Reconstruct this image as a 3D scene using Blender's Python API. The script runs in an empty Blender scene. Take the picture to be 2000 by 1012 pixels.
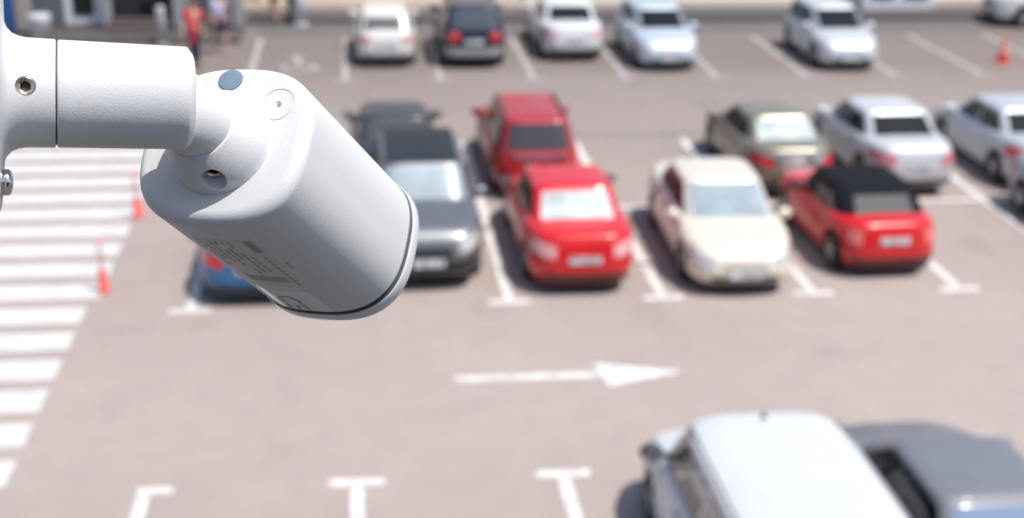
import bpy, bmesh, math, random
from math import sin, cos, pi, radians, sqrt
from mathutils import Vector, Matrix
random.seed(7)
scene = bpy.context.scene
C = scene.collection

# ------------------------------------------------------------------ camera, sky, sun, exposure
PITCH, YAW, ROLL, CAM_H = 20.5606, 6.8078, 0.9599, 8.3355
cam_d = bpy.data.cameras.new('camera'); cam = bpy.data.objects.new('camera', cam_d); C.objects.link(cam)
scene.camera = cam
cam.location = (0, 0, CAM_H)
cam.matrix_world = (Matrix.Translation((0, 0, CAM_H)) @ Matrix.Rotation(radians(-YAW), 4, 'Z')
                    @ Matrix.Rotation(radians(90 - PITCH), 4, 'X') @ Matrix.Rotation(radians(ROLL), 4, 'Z'))
cam_d.sensor_width = 36; cam_d.lens = 2680 / 2000 * 36
cam_d.clip_start = 0.02; cam_d.clip_end = 2000
cam_d.dof.use_dof = True; cam_d.dof.focus_distance = 0.60; cam_d.dof.aperture_fstop = 10
SUN = Vector((0.37, -0.25, 1.0)).normalized()          # direction towards the sun
elev = math.asin(SUN.z); azim = math.atan2(SUN.x, SUN.y)
w = bpy.data.worlds.new('World'); scene.world = w; w.use_nodes = True
nt = w.node_tree; sky = nt.nodes.new('ShaderNodeTexSky'); sky.sky_type = 'NISHITA'
sky.sun_disc = False; sky.sun_elevation = elev; sky.sun_rotation = azim
sky.air_density = 1.0; sky.dust_density = 1.6; sky.ozone_density = 1.0
nt.links.new(sky.outputs[0], nt.nodes['Background'].inputs[0]); nt.nodes['Background'].inputs[1].default_value = 0.15
sl = bpy.data.lights.new('sun', 'SUN'); sl.energy = 4.3; sl.angle = radians(0.5); sl.color = (1, 0.96, 0.9)
so = bpy.data.objects.new('sun', sl); C.objects.link(so); so.rotation_euler = SUN.to_track_quat('Z', 'Y').to_euler()
scene.view_settings.view_transform = 'Standard'; scene.view_settings.look = 'None'
scene.view_settings.exposure = 0.06; scene.view_settings.gamma = 1

# ------------------------------------------------------------------ materials
MC = {}
def mat(name, col, rough=.6, metal=0, coat=0, spec=.5, noise=0, nscale=5, bump=0, bscale=100, bdist=.001):
    if name in MC: return MC[name]
    m = bpy.data.materials.new(name); m.use_nodes = True; n = m.node_tree; b = n.nodes['Principled BSDF']
    b.inputs['Base Color'].default_value = (*col, 1); b.inputs['Roughness'].default_value = rough
    b.inputs['Metallic'].default_value = metal; b.inputs['Coat Weight'].default_value = coat
    b.inputs['Coat Roughness'].default_value = .15
    b.inputs['Specular IOR Level'].default_value = spec
    tc = n.nodes.new('ShaderNodeTexCoord')
    if noise:
        t = n.nodes.new('ShaderNodeTexNoise'); t.inputs['Scale'].default_value = nscale; t.inputs['Detail'].default_value = 6
        n.links.new(tc.outputs['Object'], t.inputs['Vector'])
        r = n.nodes.new('ShaderNodeMapRange'); r.inputs[1].default_value = .3; r.inputs[2].default_value = .7
        r.inputs[3].default_value = 1 - noise; r.inputs[4].default_value = 1 + noise
        n.links.new(t.outputs['Fac'], r.inputs[0])
        mx = n.nodes.new('ShaderNodeVectorMath'); mx.operation = 'SCALE'; mx.inputs[0].default_value = col
        n.links.new(r.outputs[0], mx.inputs['Scale']); n.links.new(mx.outputs[0], b.inputs['Base Color'])
    if bump:
        t2 = n.nodes.new('ShaderNodeTexNoise'); t2.inputs['Scale'].default_value = bscale; t2.inputs['Detail'].default_value = 2
        n.links.new(tc.outputs['Object'], t2.inputs['Vector'])
        bp = n.nodes.new('ShaderNodeBump'); bp.inputs['Strength'].default_value = bump; bp.inputs['Distance'].default_value = bdist
        n.links.new(t2.outputs['Fac'], bp.inputs['Height']); n.links.new(bp.outputs[0], b.inputs['Normal'])
    MC[name] = m; return m

def paint(name, col, metal=0.0, rough=.32): return mat('paint_' + name, col, rough, metal, .35, noise=.03, nscale=3)
GLASS = mat('dark_glass', (.008, .013, .014), .05, 0, 0, .4)
GLASS_BROWN = mat('brown_glass', (.06, .042, .036), .12, 0, 0, .6, noise=.25, nscale=2)
GLASS_GLARE = mat('painted_glare_screen', (.50, .57, .58), .3, 0, .5, noise=.3, nscale=2.2)  # sun and sky glare on the glass, painted into the base colour
GLASS_PALE_GLARE = mat('painted_pale_glare', (.33, .40, .44), .25, 0, .5, noise=.22, nscale=1.3)  # weaker windscreen glare, painted as a pale blue-grey base
RUBBER = mat('tyre_rubber', (.022, .022, .023), .8)
RIM = mat('alloy', (.5, .5, .52), .35, .7)
TRIM = mat('black_trim', (.03, .03, .034), .5)
CHROME = mat('chrome', (.75, .75, .76), .15, 1)
PLATE = mat('plate_white', (.60, .60, .63), .5, noise=.65, nscale=11)
REDLAMP = mat('red_lamp', (.55, .03, .035), .2, 0, .6)
PINKLAMP = mat('clear_pink_lamp', (.75, .38, .38), .2, 0, .6)
HEADLAMP = mat('head_lamp', (.62, .61, .58), .15, .3, .6)

# ------------------------------------------------------------------ object helpers
def link(name, me, m=None, parent=None, smooth=True):
    if m is not None: me.materials.append(m)
    if smooth:
        for p in me.polygons: p.use_smooth = True
    o = bpy.data.objects.new(name, me); C.objects.link(o)
    if parent: o.parent = parent
    return o
def mesh(name, vs, fs, m=None, parent=None, smooth=True):
    me = bpy.data.meshes.new(name); me.from_pydata([tuple(v) for v in vs], [], fs); me.update()
    bm = bmesh.new(); bm.from_mesh(me); bmesh.ops.remove_doubles(bm, verts=bm.verts, dist=1e-6)
    bmesh.ops.recalc_face_normals(bm, faces=bm.faces); bm.to_mesh(me); bm.free()
    return link(name, me, m, parent, smooth)
def from_bm(name, bm, m=None, parent=None, smooth=False):
    bmesh.ops.recalc_face_normals(bm, faces=bm.faces)
    me = bpy.data.meshes.new(name); bm.to_mesh(me); bm.free()
    return link(name, me, m, parent, smooth)
def empty(name, loc=(0, 0, 0), rz=0):
    o = bpy.data.objects.new(name, None); C.objects.link(o); o.location = loc; o.rotation_euler = (0, 0, rz)
    o.empty_display_size = .2; return o
def tag(o, label=None, cat=None, group=None, kind=None):
    if label: o['label'] = label
    if cat: o['category'] = cat
    if group: o['group'] = group
    if kind: o['kind'] = kind
    return o
def box(bm, c, s, rz=0, bev=0):
    r = bmesh.ops.create_cube(bm, size=1); vs = r['verts']
    bmesh.ops.transform(bm, matrix=Matrix.Translation(c) @ Matrix.Rotation(rz, 4, 'Z') @ Matrix.Diagonal((*s, 1)), verts=vs)
    if bev:
        es = list({e for v in vs for e in v.link_edges})
        bmesh.ops.bevel(bm, geom=es, offset=bev, segments=2, affect='EDGES', profile=.5)
def boxobj(name, c, s, m, parent=None, rz=0, bev=0):
    bm = bmesh.new(); box(bm, c, s, rz, bev); return from_bm(name, bm, m, parent)
def frame_z(d):
    d = Vector(d).normalized(); return d.to_track_quat('Z', 'Y').to_matrix().to_4x4()
def lathe(name, prof, m, parent=None, seg=96, mtx=None, smooth=True, cap=True):
    """profile of (z, r) revolved about local z"""
    vs, fs = [], []
    for z, r in prof:
        for k in range(seg):
            a = 2 * pi * k / seg; vs.append(Vector((r * cos(a), r * sin(a), z)))
    n = len(prof)
    for i in range(n - 1):
        for k in range(seg):
            k2 = (k + 1) % seg; fs.append((i * seg + k, i * seg + k2, (i + 1) * seg + k2, (i + 1) * seg + k))
    if cap:
        if prof[0][1] > 1e-6: fs.append(tuple(range(seg))[::-1])
        if prof[-1][1] > 1e-6: fs.append(tuple((n - 1) * seg + k for k in range(seg)))
    if mtx: vs = [mtx @ v for v in vs]
    return mesh(name, vs, fs, m, parent, smooth)
def bake(o):
    """apply the modifiers of o without operators"""
    dg = bpy.context.evaluated_depsgraph_get(); dg.update()
    me = bpy.data.meshes.new_from_object(o.evaluated_get(dg)); o.modifiers.clear(); o.data = me
def cut(o, cutters):
    for c in cutters:
        md = o.modifiers.new('cut', 'BOOLEAN'); md.operation = 'DIFFERENCE'; md.object = c; md.solver = 'EXACT'
    bake(o)
    for c in cutters: bpy.data.objects.remove(c)
def autosmooth(o, ang=35):
    bm = bmesh.new(); bm.from_mesh(o.data)
    for e in bm.edges:
        if len(e.link_faces) == 2 and e.calc_face_angle(0) > radians(ang): e.smooth = False
    for f in bm.faces: f.smooth = True
    bm.to_mesh(o.data); bm.free()

# ================================================================== GROUND
def ground_material():
    m = bpy.data.materials.new('asphalt'); m.use_nodes = True; n = m.node_tree; b = n.nodes['Principled BSDF']
    b.inputs['Roughness'].default_value = .85
    tc = n.nodes.new('ShaderNodeTexCoord'); out = tc.outputs['Object']
    def noise(s, d=5, r=.6):
        t = n.nodes.new('ShaderNodeTexNoise'); t.inputs['Scale'].default_value = s; t.inputs['Detail'].default_value = d
        t.inputs['Roughness'].default_value = r; n.links.new(out, t.inputs['Vector']); return t.outputs['Fac']
    def ramp(src, a, bb, c1, c2):
        r = n.nodes.new('ShaderNodeValToRGB'); r.color_ramp.elements[0].position = a; r.color_ramp.elements[1].position = bb
        r.color_ramp.elements[0].color = (*c1, 1); r.color_ramp.elements[1].color = (*c2, 1); n.links.new(src, r.inputs[0]); return r.outputs[0]
    def mul(a, bb):
        x = n.nodes.new('ShaderNodeMix'); x.data_type = 'RGBA'; x.blend_type = 'MULTIPLY'; x.inputs[0].default_value = 1
        n.links.new(a, x.inputs[6]); n.links.new(bb, x.inputs[7]); return x.outputs[2]
    c = ramp(noise(.16, 4), .3, .7, (.375, .312, .283), (.42, .352, .317))
    c = mul(c, ramp(noise(1.7, 6, .7), .3, .7, (.93, .93, .94), (1.04, 1.03, 1.02)))
    c = mul(c, ramp(noise(.75, 3, .5), .28, .42, (.90, .90, .905), (1, 1, 1)))
    c = mul(c, ramp(noise(60, 3, .8), .3, .7, (.9, .9, .9), (1.06, 1.06, 1.06)))
    # asphalt tone darkens by steps towards the far end of the car park
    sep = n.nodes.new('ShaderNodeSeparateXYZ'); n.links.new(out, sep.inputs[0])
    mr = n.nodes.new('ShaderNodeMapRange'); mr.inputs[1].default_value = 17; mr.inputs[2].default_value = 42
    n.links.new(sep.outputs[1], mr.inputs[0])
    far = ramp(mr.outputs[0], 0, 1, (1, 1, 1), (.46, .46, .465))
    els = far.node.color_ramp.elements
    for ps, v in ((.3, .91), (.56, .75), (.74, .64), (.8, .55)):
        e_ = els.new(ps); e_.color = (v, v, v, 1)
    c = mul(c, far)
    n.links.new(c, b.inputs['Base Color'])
    bp = n.nodes.new('ShaderNodeBump'); bp.inputs['Strength'].default_value = .3; bp.inputs['Distance'].default_value = .01
    n.links.new(noise(90, 3), bp.inputs['Height']); n.links.new(bp.outputs[0], b.inputs['Normal'])
    return m
ASPHALT = ground_material()
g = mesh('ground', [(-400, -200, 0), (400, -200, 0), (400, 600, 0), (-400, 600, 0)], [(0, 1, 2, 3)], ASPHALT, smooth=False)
tag(g, kind='structure')
PAINT = mat('line_paint', (.70, .67, .65), .7, noise=.28, nscale=5)
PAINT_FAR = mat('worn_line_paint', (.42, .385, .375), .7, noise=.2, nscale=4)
PAINT_ZEB = mat('crossing_paint', (.62, .60, .585), .7, noise=.1, nscale=3)

def strips(name, quads, m, z=.004):
    vs, fs = [], []
    for qi, q in enumerate(quads):
        i = len(vs); vs += [(x, y, z + (.0006 * (qi % 5) if name in ('wheelchair_marking', 'worn_arc_marking') else 0)) for x, y in q]; fs.append(tuple(range(i, i + len(q))))
    return tag(mesh(name, vs, fs, m, smooth=False), kind='structure')
def seg(x0, y0, x1, y1, wd):
    d = Vector((x1 - x0, y1 - y0)).normalized() * wd / 2; nx, ny = -d.y, d.x
    return [(x0 + nx, y0 + ny), (x0 - nx, y0 - ny), (x1 - nx, y1 - ny), (x1 + nx, y1 + ny)]
X0, YN, YC = 2.38, 20.13, 29.43
qs = []
for k in range(-2, 8):
    x = X0 + 2.5 * k
    qs.append(seg(x, YN + .09, x, YC + .1, .15)); qs.append(seg(x - .33, YN, x + .33, YN, .15))
    if k < 5:
        qs.append(seg(x + .08, 24.75, x + 2.42, 24.75, .13))
strips('middle_bay_lines', qs, PAINT)
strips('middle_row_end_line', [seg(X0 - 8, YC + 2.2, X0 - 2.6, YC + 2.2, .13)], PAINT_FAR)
qs = []
for k in range(-1, 10):
    x = -.232 + 2.5 * k
    qs.append(seg(x, 35.62, x, 41.1, .15)); qs.append(seg(x - .3, 35.55, x + .3, 35.55, .13))
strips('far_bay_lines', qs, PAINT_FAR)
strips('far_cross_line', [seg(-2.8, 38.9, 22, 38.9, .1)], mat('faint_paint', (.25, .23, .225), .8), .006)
strips('asphalt_seam', [seg(4.9, 29.95, 30, 29.95, .16)], mat('seam_tar', (.22, .20, .195), .8), .005)
qs = []
for k in range(0, 7):
    x = -2.587 + 2.5 * k
    qs.append(seg(x, 14.52, x, 8.5, .15))
    qs.append(seg(x - (.33 if k else .08), 14.60, x + .33, 14.60, .15))
strips('near_bay_lines', qs, PAINT)
# zebra crossing, one bar per metre
qs = []
y = 33.9
while y > 13.3:
    xr = -4.12 - (.12 if y < 21 else 0) - max(0, y - 27) * .01
    qs.append([(-8.6, y - .32), (xr, y - .32), (xr, y + .32), (-8.6, y + .32)]); y -= .986
strips('zebra_crossing', qs, PAINT_ZEB)
# direction arrow
strips('arrow_marking', [seg(1.31, 17.35, 3.335, 17.35, .17), [(3.42, 16.98), (4.55, 17.36), (3.30, 17.72)]], PAINT)
# wheelchair pictogram
qs = []
cx, cy = -1.48, 37.3
for i in range(14):
    a0, a1 = radians(150 + i * 18), radians(168 + i * 18)
    if i < 13: qs.append(seg(cx + .42 * cos(a0), cy + .62 * sin(a0), cx + .42 * cos(a1), cy + .62 * sin(a1), .12))
qs += [seg(cx - .08, cy + 1.0, cx - .02, cy + .2, .14), seg(cx - .02, cy + .25, cx + .4, cy + .22, .12), seg(cx + .38, cy + .25, cx + .52, cy - .35, .12)]
qs.append([(cx - .1 + .16 * cos(2 * pi * i / 10), cy + 1.25 + .2 * sin(2 * pi * i / 10)) for i in range(10)])
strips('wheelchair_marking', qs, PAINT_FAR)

# ================================================================== BUILDINGS
WALL_B = mat('beige_render', (.88, .72, .56), .8, noise=.06, nscale=.8)
WALL_C = mat('pale_panel', (.84, .88, .87), .6, noise=.05, nscale=.7)
GREYP = mat('grey_cladding', (.36, .36, .37), .6, noise=.06, nscale=1)
WHITEF = mat('white_frame', (.75, .75, .77), .4)
DARKIN = mat('dark_interior', (.03, .03, .032), .7)
PLINTH = mat('dark_plinth', (.10, .09, .09), .7, noise=.1, nscale=2)
PAVE = mat('dark_shaded_paving', (.085, .075, .075), .8, noise=.12, nscale=2)  # dark paving, with the shade at the entrance put into its colour
pv = boxobj('pavement', (4.0, 46.6, .06), (80, 6.4, .12), PAVE); tag(pv, kind='structure')
pv = boxobj('entrance_pavement', (-16.6, 42.0, .058), (26.6, 3.2, .116), PAVE); tag(pv, kind='structure')
strips('dark_apron', [[(-3.3, 43.4), (-2.6, 41.6), (30, 41.9), (30, 43.4)]], mat('apron', (.13, .12, .12), .8, noise=.1, nscale=1), .003)

b = empty('storefront_building', (-16, 43.2, 0)); tag(b, 'grey shop entrance building with dark glazed openings behind the bracket', 'building')
def part(name, c, s, m, bev=0):
    return boxobj(name, Vector(c) - Vector((-16, 44.5, 0)), s, m, b, bev=bev)
part('wall', (-16, 50, 3), (25, 8, 6), GREYP)
part('wall', (-16, 45.5, 4.8), (25, 2.2, 2.6), GREYP)
part('floor', (-16, 44.8, .09), (25, 2.4, .14), PLINTH)
for x, wd in ((-28, .5), (-22, .5), (-15, .5), (-10.2, .3), (-7.33, .2), (-5.22, .32), (-4.1, .3), (-3.45, .3)):
    part('pillar', (x, 43.7, 1.9), (wd, .5, 3.5), GREYP, .02)
for x in (-4.2,): part('wall_panel', (x, 44.0, 1.8), (1.7, .2, 3.4), mat('greige_panel', (.3, .29, .28), .6))
f = part('door', (-8.05, 43.9, 1.55), (1.15, .1, 2.7), WHITEF, .01)
boxobj('pane', Vector((-8.05, 43.83, 1.62)) - Vector((-16, 44.5, 0)), (.62, .02, 2.3), GLASS, f)
f = part('door', (-9.1, 43.95, 1.55), (.9, .1, 2.7), mat('bluish_panel', (.14, .17, .19), .3))
part('glazing', (-6.3, 44.7, 1.7), (1.8, .08, 3.1), DARKIN)
for i in range(3): part('step', (-6.35, 43.5 - .3 * i, .37 - .12 * i), (1.75, .32 + .01 * i, .12), mat('brown_step', (.11, .085, .08), .7), .01)
for x in (-26, -24, -20, -18, -13): part('glazing', (x, 44.0, 1.6), (1.5, .08, 2.8), GLASS)

b2 = empty('market_building', (10, 49.5, 0)); tag(b2, 'long beige and pale building wall along the top of the car park', 'building')
O2 = Vector((10, 49.5, 0))
boxobj('wall', Vector((1.3, 49.4, 3)) - O2, (8.6, 8, 6), WALL_B, b2)
boxobj('wall', Vector((-2.7, 47.65, 3)) - O2, (2.8, 4, 6), WALL_B, b2)
boxobj('wall', Vector((11.9, 49.4, 3)) - O2, (12.4, 8.1, 6), WALL_C, b2)
boxobj('wall', Vector((27, 49.4, 3)) - O2, (17.6, 8, 6), mat('cream_render', (.85, .79, .70), .8, noise=.05, nscale=1), b2)
boxobj('plinth', Vector((14, 45.33, .2)) - O2, (36, .1, .4), mat('plinth_cream', (.82, .70, .58), .8), b2)
for x0 in (7.0, 10.2, 13.4):
    f = boxobj('window', Vector((x0, 45.3, 2.2)) - O2, (2.6, .1, 2.4), WHITEF, b2)
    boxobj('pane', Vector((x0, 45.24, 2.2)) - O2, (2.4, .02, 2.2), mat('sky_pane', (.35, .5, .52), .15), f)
f = boxobj('doorway', Vector((18.4, 45.3, 1.4)) - O2, (2.5, .9, 2.8), WHITEF, b2, bev=.03)
for dx in (-.55, .6):
    boxobj('pane', Vector((18.4 + dx, 44.83, 1.55)) - O2, (.75, .03, 2.1), GLASS, f)
boxobj('wall', Vector((18.4, 46.2, 1.4)) - O2, (2.3, .8, 2.7), WHITEF, b2)

rf_ = empty('fill_light_blocker', (0, -6.8, 0)); tag(rf_, 'dark roofed block added to cut fill light, under and behind the viewpoint, outside the picture', 'building')  # unseen block added to cut ground bounce and sky light on the housing
boxobj('sky_block_wall', (0, -1.8, 8.1), (40, 12, 2.4), mat('blocker_dark_wall', (.12, .10, .09), .8, noise=.1, nscale=2), rf_)
boxobj('wall', (0, .25, 3.4), (40, 16.5, 6.8), mat('blocker_dark_wall', (.12, .10, .09), .8, noise=.1, nscale=2), rf_)
boxobj('roof', (0, .3, 6.88), (40.4, 16.9, .16), mat('blocker_dark_roof', (.10, .092, .085), .8, noise=.15, nscale=2), rf_)
# things by the entrance
def bollard(x, y, lab, hh=1.0, r=.13, col=(.62, .62, .66)):
    t = empty('bollard', (x, y, 0)); tag(t, lab, 'bollard', 'pale posts by the shop front')
    m = mat('post_%.2f' % col[0], col, .5, noise=.05, nscale=8)
    lathe('post', [(0, r), (hh - .08, r * .95), (hh - .02, r * .8), (hh, r * .35), (hh + .004, 0)], m, t, 24)
    lathe('base_ring', [(0, r * 1.15), (.05, r * 1.15), (.07, r * 1.02)], m, t, 24)
bollard(-5.5, 40.3, 'pale grey post standing left of the person in red', 1.15, .14, (.42, .43, .46))
bollard(-1.62, 43.25, 'pale post beside the person in blue by the beige wall', 1.15, .2)
t = empty('blue_bin', (-10.3, 41.4, 0)); tag(t, 'tall bright blue bin at the left edge by the shop front', 'bin')
boxobj('bin_body', (0, 0, .75), (.9, .6, 1.3), mat('blue_plastic', (.015, .08, .25), .4), t, bev=.06)
boxobj('lid', (0, 0, 1.45), (.94, .66, .1), mat('blue_lid', (.015, .09, .33), .4), t, bev=.03)
t = empty('litter_bin', (-8.95, 40.6, 0)); tag(t, 'small whitish round litter bin in front of the shop doors', 'bin')
lathe('bin_body', [(.12, .02), (.12, .26), (.75, .32), (.82, .33), (.86, .3), (.9, .1), (.9, 0)], mat('bin_white', (.55, .55, .58), .5), t, 32)
t = empty('display_stand', (-10.1, 41.6, .116)); tag(t, 'beige display stand beside the blue bin', 'stand')
boxobj('panel', (.5, 0, .8), (.45, .2, 1.4), mat('stand_beige', (.42, .36, .32), .6), t, bev=.02)
boxobj('foot', (.5, 0, .05), (.6, .4, .1), TRIM, t, bev=.01)

# traffic cone and delineator posts
ORANGE = mat('orange_rubber', (.85, .09, .045), .5)
t = empty('traffic_cone', (18.5, 37.05, 0)); tag(t, 'orange traffic cone standing alone at the right of the far row', 'cone')
boxobj('base', (0, 0, .02), (.42, .42, .04), ORANGE, t, bev=.015)
lathe('cone', [(.04, .17), (.3, .11), (.62, .045), (.66, .035), (.66, 0)], ORANGE, t, 32)
lathe('stripe', [(.30, .1135), (.42, .0885)], mat('cone_band', (.9, .45, .38), .5), t, 32, cap=False)
def delineator(x, y, lab):
    t = empty('delineator_post', (x, y, 0)); tag(t, lab, 'marker post', 'red and white marker posts by the crossing')
    R2 = mat('marker_red', (.75, .11, .09), .5); P2 = mat('marker_pink', (.85, .42, .4), .5)
    lathe('base', [(0, .10), (.04, .10), (.05, .08), (.38, .06), (.40, .04)], R2, t, 28)
    lathe('pole', [(.30, .034), (.92, .034), (.94, .02), (.94, 0)], P2, t, 24)
    for z in (.42, .66): lathe('band', [(z, .037), (z + .1, .037)], mat('marker_white', (.85, .8, .8), .4), t, 24, cap=False)
delineator(-4.08, 21.05, 'nearer red and white marker post at the crossing edge')
delineator(-4.05, 24.75, 'farther red and white marker post just left of the camera housing')

# ================================================================== CARS
def lerp(a, b2_, t): return a + (b2_ - a) * t
def pl(x, pts):
    """smooth piecewise interpolation"""
    if x <= pts[0][0]: return pts[0][1]
    for (x0, y0), (x1, y1) in zip(pts, pts[1:]):
        if x <= x1:
            t = (x - x0) / (x1 - x0); return y0 + (y1 - y0) * t
    return pts[-1][1]
def ring_norm(n, N, ax_, ay_):
    pts = []
    M = 2000
    for i in range(M):
        a = 2 * pi * i / M; c, s = cos(a), sin(a)
        pts.append((math.copysign(abs(c) ** (2 / n), c), math.copysign(abs(s) ** (2 / n), s)))
    L = [0]
    for i in range(M):
        p, q = pts[i], pts[(i + 1) % M]; L.append(L[-1] + math.hypot((p[0] - q[0]) * ax_, (p[1] - q[1]) * ay_))
    out = []; j = 0
    for k in range(N):
        s = L[-1] * k / N
        while L[j + 1] < s: j += 1
        t = (s - L[j]) / max(1e-9, L[j + 1] - L[j]); p, q = pts[j], pts[(j + 1) % M]
        out.append((p[0] + (q[0] - p[0]) * t, p[1] + (q[1] - p[1]) * t))
    return out

def car(name, label, x, y, rz, paintm, L=4.5, W=1.78, H=1.44, kind='sedan', glass=None, front_glass=None, rear_glass=None, roofm=None,
        tail=REDLAMP, bumper=None, group='cars parked in the car park', hood=None, cat='car', plate_end=True, extra=None, glass_side=None, lampround=False, grille_m=None):
    glass = glass or GLASS; fg = front_glass or glass; rg = rear_glass or glass; sg = glass_side or glass
    rt = empty(name, (x, y, 0), rz); tag(rt, label, cat, group)
    hx, hy = L / 2, W / 2
    K = dict(
        sedan=dict(sh=[(-hx, .90), (-hx + .15, .99), (-1.3, 1.0), (-.9, .97), (.7, .94), (1.15, .93), (hx - .5, .78), (hx - .12, .70), (hx, .64)], cf=(1.32, .36), cr=(-1.72, -.95)),
        hatch=dict(sh=[(-hx, .92), (-hx + .2, .98), (0, .97), (.9, .96), (1.1, .95), (hx - .45, .82), (hx - .1, .72), (hx, .66)], cf=(1.15, .30), cr=(-hx + .12, -hx + .50)),
        wagon=dict(sh=[(-hx, .98), (-hx + .2, 1.02), (0, 1.0), (.9, .98), (1.1, .97), (hx - .45, .86), (hx - .1, .76), (hx, .70)], cf=(1.2, .42), cr=(-hx + .06, -hx + .42)),
        suv=dict(sh=[(-hx, 1.08), (-hx + .2, 1.12), (0, 1.12), (.9, 1.10), (1.1, 1.09), (hx - .5, 1.0), (hx - .12, .92), (hx, .84)], cf=(1.05, .42), cr=(-hx + .06, -hx + .40)),
        van=dict(sh=[(-hx, 1.0), (-hx + .2, 1.02), (0, 1.02), (1.2, 1.0), (1.5, .98), (hx - .35, .86), (hx - .08, .74), (hx, .66)], cf=(1.65, .75), cr=(-hx + .04, -hx + .22)),
        cabrio=dict(sh=[(-hx, .86), (-hx + .12, .93), (-1.2, .95), (0, .93), (.9, .93), (1.0, .93), (hx - .4, .86), (hx - .1, .77), (hx, .70)], cf=(.82, .36), cr=(-hx + .42, -hx + .86)),
    )[kind]
    sh = K['sh']; xf0, xf1 = K['cf']; xr0, xr1 = K['cr']
    wb = {'cabrio': 2.46, 'van': 2.8, 'hatch': 2.5}.get(kind, 2.65); xw = (wb / 2 + .02, -wb / 2 - .02); ra = .375; wr = .315
    N = 220; ring = ring_norm(5.5, N, hx, hy)
    T = [0, .08, .2, .35, .5, .65, .8, .9, .96, 1.0]
    def hyt(t): return hy * pl(t, [(0, .93), (.12, .975), (.35, 1.0), (.6, .995), (.85, .955), (.96, .92), (1, .895)])
    def fx(t): return hx * pl(t, [(0, .955), (.15, .985), (.4, 1.0), (.65, .988), (.85, .965), (.95, .945), (1, .925)])
    def rx(t): return hx * pl(t, [(0, .965), (.15, .99), (.45, 1.0), (.7, .985), (.9, .968), (1, .945)])
    zlow = .22 if kind != 'suv' else .27
    def zb(x_, side):
        z = zlow
        if side:
            for c in xw:
                d = abs(x_ - c)
                if d < ra: z = max(z, wr + sqrt(ra * ra - d * d) * .97)
        return z
    def zs(x_): return pl(x_, sh)
    def P(nx, ny, t, off=0):
        X = nx * ((fx(t) if nx > 0 else rx(t)) + off); Y = ny * (hyt(t) + off); return X, Y
    vs, fs = [], []
    for t in T:
        for nx, ny in ring:
            X, Y = P(nx, ny, t); z0 = zb(X, abs(ny) > .86); vs.append((X, Y, z0 + (zs(X) - z0) * t))
    def stitch(i):
        for k in range(N):
            k2 = (k + 1) % N; fs.append((i * N + k, i * N + k2, (i + 1) * N + k2, (i + 1) * N + k))
    for i in range(len(T) - 1): stitch(i)
    base = [P(nx, ny, 1) for nx, ny in ring]
    for kx, ky, cz in ((.99, .97, .018), (.975, .90, .032), (.955, .75, .046), (.935, .5, .056), (.92, .25, .06), (.915, .0, .06)):
        for X, Y in base: vs.append((X * kx, Y * ky, zs(X * kx) + cz - .004))
    for i in range(len(T) - 1, len(T) + 5): stitch(i)
    body = mesh('body', vs, fs, paintm, rt)
    # underbody
    bm = bmesh.new(); box(bm, (0, 0, .34), (L * .9, W - .5, .28)); box(bm, (0, 0, .42), (wb - 2 * ra - .02, W - .16, .3)); from_bm('underbody', bm, TRIM, rt)
    # cabin
    n2 = {'van': 5.4}.get(kind, 7); N2 = 120; cb = ring_norm(n2, N2, 1.3, .75)
    zc0 = min(zs(xf0 - .05), zs(xr0 + .1)) - .05
    hc0, hc1 = hy * .885, hy * {'van': .85, 'suv': .76, 'cabrio': .76}.get(kind, .73)
    def cx(t): return lerp(xf0, xf1, t), lerp(xr0, xr1, t)
    def ch(t): return lerp(hc0, hc1, t ** 1.15)
    def cz(t): return zc0 + (H - .06 - zc0) * t
    def CP(nx, ny, t, off=0):
        f_, r_ = cx(t); c = (f_ + r_) / 2; h_ = (f_ - r_) / 2; bow = .06 * (1 - ny * ny) if nx > 0 else .03 * (1 - ny * ny)
        return (c + nx * (h_ + off + bow * 0), ny * (ch(t) + off), cz(t))
    vs, fs = [], []
    T2 = [0, .15, .3, .5, .7, .85, .95, 1.0]
    for t in T2:
        for nx, ny in cb: vs.append(CP(nx, ny, t))
    nn = len(T2)
    tops = [CP(nx, ny, 1) for nx, ny in cb]; cc = (xf1 + xr1) / 2
    for kx, ky, z in ((.985, .96, .018), (.95, .88, .034), (.85, .65, .05), (.65, .35, .058), (.4, 0, .06)):
        for X, Y, Z in tops: vs.append((cc + (X - cc) * kx, Y * ky, Z + z * (1.6 if kind == 'van' else 1)))
    for i in range(nn + 4):
        for k in range(N2):
            k2 = (k + 1) % N2; fs.append((i * N2 + k, i * N2 + k2, (i + 1) * N2 + k2, (i + 1) * N2 + k))
    cabin = mesh('cabin', vs, fs, roofm if kind == 'cabrio' else paintm, rt)
    if roofm and kind != 'cabrio':
        vs, fs = [], []; a = 12
        for i in range(a + 1):
            for j in range(a + 1):
                u, v = -1 + 2 * i / a, -1 + 2 * j / a
                X = cc + u * (xf1 - xr1) / 2 * .93; Y = v * hc1 * .88
                vs.append((X, Y, H - .06 + .056 * (1 - .25 * max(abs(u) ** 3, abs(v) ** 3)) + .008))
        for i in range(a):
            for j in range(a): fs.append((i * (a + 1) + j, (i + 1) * (a + 1) + j, (i + 1) * (a + 1) + j + 1, i * (a + 1) + j + 1))
        mesh('roof_panel', vs, fs, roofm, cabin)
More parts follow.
